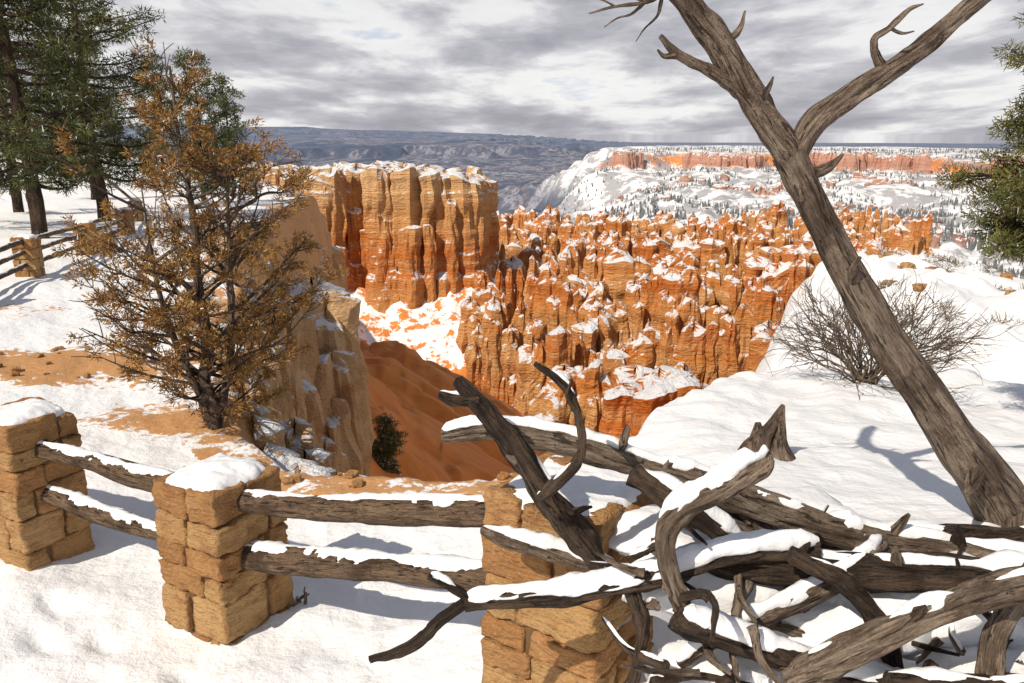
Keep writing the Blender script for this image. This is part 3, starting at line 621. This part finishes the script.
pine('ponderosa_pine',-19.0,27,12,2.8,3,pinem,.12,nb=50,clump=.28)
pine('ponderosa_pine',-22.0,36,13,3.0,4,pinem,.12,nb=60,clump=.3)
pine('ponderosa_pine',-17.5,46,8,1.9,5,pinem,.08,nb=55,clump=.32,bw=.05)
pine('ponderosa_pine',-20,58,8,1.9,6,pinem,.08,nb=50,clump=.35,bw=.06)
pine('ponderosa_pine',-27,52,12,2.6,7,pinem,.1,nb=55,clump=.35,bw=.05)
pine('ponderosa_pine',-30,70,11,2.6,8,pinem,.1,nb=50,clump=.4,bw=.07)
pine('juniper_tree',6.6,9,5.6,1.2,9,mat_leaf('juniper_green',[(.05,.06,.016),(.10,.105,.03),(.19,.155,.05)],.01),.40,per=80,clump=.16,nb=120,bl=.07,bw=.014,dens=1.7)
pine('juniper_shrub',-7.2,42,3.2,1.0,10,mat_leaf('shrub_green',[(.07,.085,.03),(.13,.14,.05)],.05),.03,per=40,clump=.25,nb=50,bl=.15,bw=.04,dens=1.4)
def juniper(x,y,h,seed):
    rg=np.random.default_rng(seed); e=empty('brown_juniper_tree'); W=Acc();Fo=Acc(); z=H1(x,y)-.05; C=[];D=[]
    prof=lambda t: np.interp(t,[0,.08,.2,.35,.5,.65,.8,.92,1],[.5,1.2,1.55,1.55,1.15,.8,.45,.25,.08])
    stems=[([(0,0,0),(.02,0,.25),(-.05,.02,.6),(.03,0,1.0),(-.02,0,1.6),(.0,0,2.3),(-.06,0,3.0),(-.08,0,h)],.085),
           ([(.03,.05,.1),(.12,.05,.4),(.20,.1,.8),(.26,.12,1.3),(.30,.1,1.9),(.33,.1,2.5),(.34,.1,2.8)],.055),
           ([(-.02,-.03,.15),(-.13,-.02,.5),(-.25,-.06,.9),(-.36,-.1,1.4),(-.42,-.1,2.0),(-.44,-.1,2.6)],.05)]
    cur=[]
    for k,(p,r) in enumerate(stems):
        P=np.array(p)+[x,y,z]; C_,_=tube(W,P,[r*(1-.88*i/(len(P)-1)) for i in range(len(P))],14,8,.2,1,seed+k); cur.append(C_)
    for i in range(125):
        cs_=cur[rg.choice(3,p=[.5,.25,.25])]; b=cs_[int(rg.uniform(.10,.98)*(len(cs_)-1))]; t=(b[2]-z)/h
        a=rg.uniform(0,2*math.pi); L_=prof(t)*rg.uniform(.4,1.1); up=rg.uniform(.15,.7)+.5*t
        d=np.array([math.cos(a),math.sin(a),up]); d/=np.linalg.norm(d)**.5
        P=[b,b+d*L_*.35+rg.normal(0,.05,3),b+d*L_*.7+rg.normal(0,.07,3),b+d*L_+np.array([0,0,.12])]
        r0=.008+.012*L_; tube(W,P,[r0,r0*.7,r0*.4,r0*.15],6,5,.15,1,seed+i,cap=False)
        Q=resample(P,6); full=rg.random()<.85
        for j in range(int(3+L_*5.5)):
            q=Q[int(rg.uniform(.3,1)*(len(Q)-1))]; dd=d+rg.normal(0,.7,3); dd[2]=abs(dd[2])*.8+.1; dd/=np.linalg.norm(dd); l=rg.uniform(.12,.34)
            e_=q+dd*l; tube(W,[q,q+dd*l*.5+rg.normal(0,.015,3),e_],[.006,.0045,.003],4,3,.1,1,seed+j,cap=False)
            if full and rg.random()<.85:
                for s_ in (.65,1.0): C.append(q+dd*l*s_+rg.normal(0,.015,3)); D.append(dd*1.0)
    blades(Fo,np.array(C),32,.05,.042,.012,seed+9,bias=np.array(D))
    W.build('trunk_and_branches',mat_wood('juniper_bark',(.13,.09,.068),(.33,.25,.19),.5,1),parent=e)
    Fo.build('brown_foliage',mat_leaf('brown_juniper_leaf',[(.14,.065,.018),(.24,.12,.032),(.34,.185,.055),(.18,.135,.04)],.01),smooth=False,parent=e)
juniper(-3.22,8.1,3.75,77)
def bare(name,x,y,rad,h,n,seed,mat,lvl=3,tk=.014):
    rg=np.random.default_rng(seed); W=Acc(); z=H1(x,y)
    def grow(p,d,l,r,k):
        q=p+d*l; mid=p+d*l*.5+rg.normal(0,l*.08,3); tube(W,[p,mid,q],[r,r*.8,r*.55],5,3,.1,1,int(rg.integers(1,99)),cap=False)
        if k>0:
            for _ in range(3):
                nd=d+rg.normal(0,.45,3); nd/=np.linalg.norm(nd); grow(p+(q-p)*rg.uniform(.5,1),nd,l*rg.uniform(.55,.85),r*.6,k-1)
    for i in range(n):
        a=rg.uniform(0,6.28); d=np.array([math.cos(a)*rad,math.sin(a)*rad,h*rg.uniform(.25,1)]); d/=np.linalg.norm(d)
        grow(np.array([x+rg.normal(0,.08),y+rg.normal(0,.08),z-.03]),d,.42*math.hypot(rad,h)*rg.uniform(.6,1),tk,lvl)
    return W.build(name,mat)
bushm=mat_wood('bush_twigs',(.12,.09,.065),(.28,.21,.15),1)
bare('bare_bush',4.65,10,1.15,1.8,34,5,bushm,3,.016)
bare('dry_weed',-1.45,4.6,.15,.3,6,6,bushm,1)
bare('dry_weed',-5.6,7.6,.3,.3,10,7,bushm,1)
bare('dry_weed',-8.4,11.5,.4,.35,10,8,bushm,1)
rg=np.random.default_rng(31); Rk=Acc(); Sg=Acc()
for i in range(90):
    y=rg.uniform(18,64); x=y*.44+rg.uniform(.3,26); s_=rg.uniform(.12,.5); rbox(Rk,(x,y,H1(x,y)+s_*.1),(s_,s_*.8,s_*.6),rg.uniform(0,3),s_*.45,s_*.2,i+5)
for i in range(60):
    x=rg.uniform(-3.4,.5) if i%2 else rg.uniform(-8,-4.6); y=(6.75+rg.uniform(-.3,.2)) if i%2 else rg.uniform(9.4,11); s_=rg.uniform(.015,.06); rbox(Rk,(x,y,H1(x,y)+s_*.3),(s_,s_*.8,s_*.6),rg.uniform(0,3),s_*.4,s_*.2,i+99)
Rk.build('scattered_stones',stone)
for i in range(70):
    y=rg.uniform(22,64); x=y*.44+rg.uniform(.5,26)
    c=np.array([[x+rg.normal(0,.25),y+rg.normal(0,.25),H1(x,y)+.2] for _ in range(5)]); blades(Sg,c,26,.3,.3,.03,400+i,flat=.7)
Sg.build('sagebrush',mat_leaf('sage',[(.12,.09,.06),(.22,.18,.11)],.15),smooth=False)
# ------------------------------------------------------------------ world
sd=Vector((-.50,-.55,.70)).normalized(); el=math.asin(sd.z)
wd=bpy.data.worlds.new('World'); bpy.context.scene.world=wd; wd.use_nodes=True; nt=wd.node_tree
for n in list(nt.nodes): nt.nodes.remove(n)
out=N(nt,'ShaderNodeOutputWorld'); b1=N(nt,'ShaderNodeBackground'); b2=N(nt,'ShaderNodeBackground'); mx=N(nt,'ShaderNodeMixShader')
sky=N(nt,'ShaderNodeTexSky',sky_type='NISHITA'); sky.sun_disc=False; sky.sun_elevation=el; sky.sun_rotation=math.atan2(sd.x,sd.y)
nt.links.new(sky.outputs[0],b1.inputs[0]); b1.inputs[1].default_value=.10
tc=N(nt,'ShaderNodeTexCoord').outputs['Generated']; sp=N(nt,'ShaderNodeSeparateXYZ'); nt.links.new(tc,sp.inputs[0])
zc=M(nt,'MAXIMUM',sp.outputs[2],0.0)
cb=N(nt,'ShaderNodeCombineXYZ'); zz=M(nt,'ADD',zc,.24)
S(nt,cb.inputs[0],M(nt,'DIVIDE',sp.outputs[0],zz)); S(nt,cb.inputs[1],M(nt,'DIVIDE',1.1,zz)); S(nt,cb.inputs[2],M(nt,'MULTIPLY',sp.outputs[1],.7)); cv=cb.outputs[0]
c1=NZ(nt,cv,1.3,7,.5,.2); c2=NZ(nt,cv,3.8,9,.6,.3)
cf=M(nt,'ADD',M(nt,'MULTIPLY',c1,.66),M(nt,'MULTIPLY',c2,.34))
col=RAMP(nt,cf,[(.38,(.37,.36,.41)),(.44,(.46,.45,.50)),(.485,(.57,.56,.60)),(.52,(.72,.71,.74)),(.555,(.90,.89,.89)),(.60,(.95,.94,.93)),(.65,(.66,.72,.82))])
gr=MR(nt,zc,.0,.7,1.0,.45)
S(nt,b2.inputs[0],col); S(nt,b2.inputs[1],gr)
nt.links.new(b1.outputs[0],mx.inputs[1]); nt.links.new(b2.outputs[0],mx.inputs[2]); S(nt,mx.inputs[0],MR(nt,zc,.25,.7,.95,.5))
nt.links.new(mx.outputs[0],out.inputs[0])
l=bpy.data.lights.new('sun','SUN'); l.energy=4.6; l.angle=R_(.5); l.color=(1,.89,.74); lo=bpy.data.objects.new('sun',l)
lo.rotation_euler=sd.to_track_quat('Z','Y').to_euler(); bpy.context.scene.collection.objects.link(lo)
cam=bpy.data.cameras.new('camera'); cam.lens=28; cam.sensor_width=36; cam.clip_start=.05; cam.clip_end=150000
co=bpy.data.objects.new('camera',cam); co.rotation_euler=(R_(90-14.5),0,0); bpy.context.scene.collection.objects.link(co)
bpy.context.scene.camera=co
sc=bpy.context.scene; sc.view_settings.view_transform='Standard'; sc.view_settings.look='None'; sc.view_settings.exposure=0
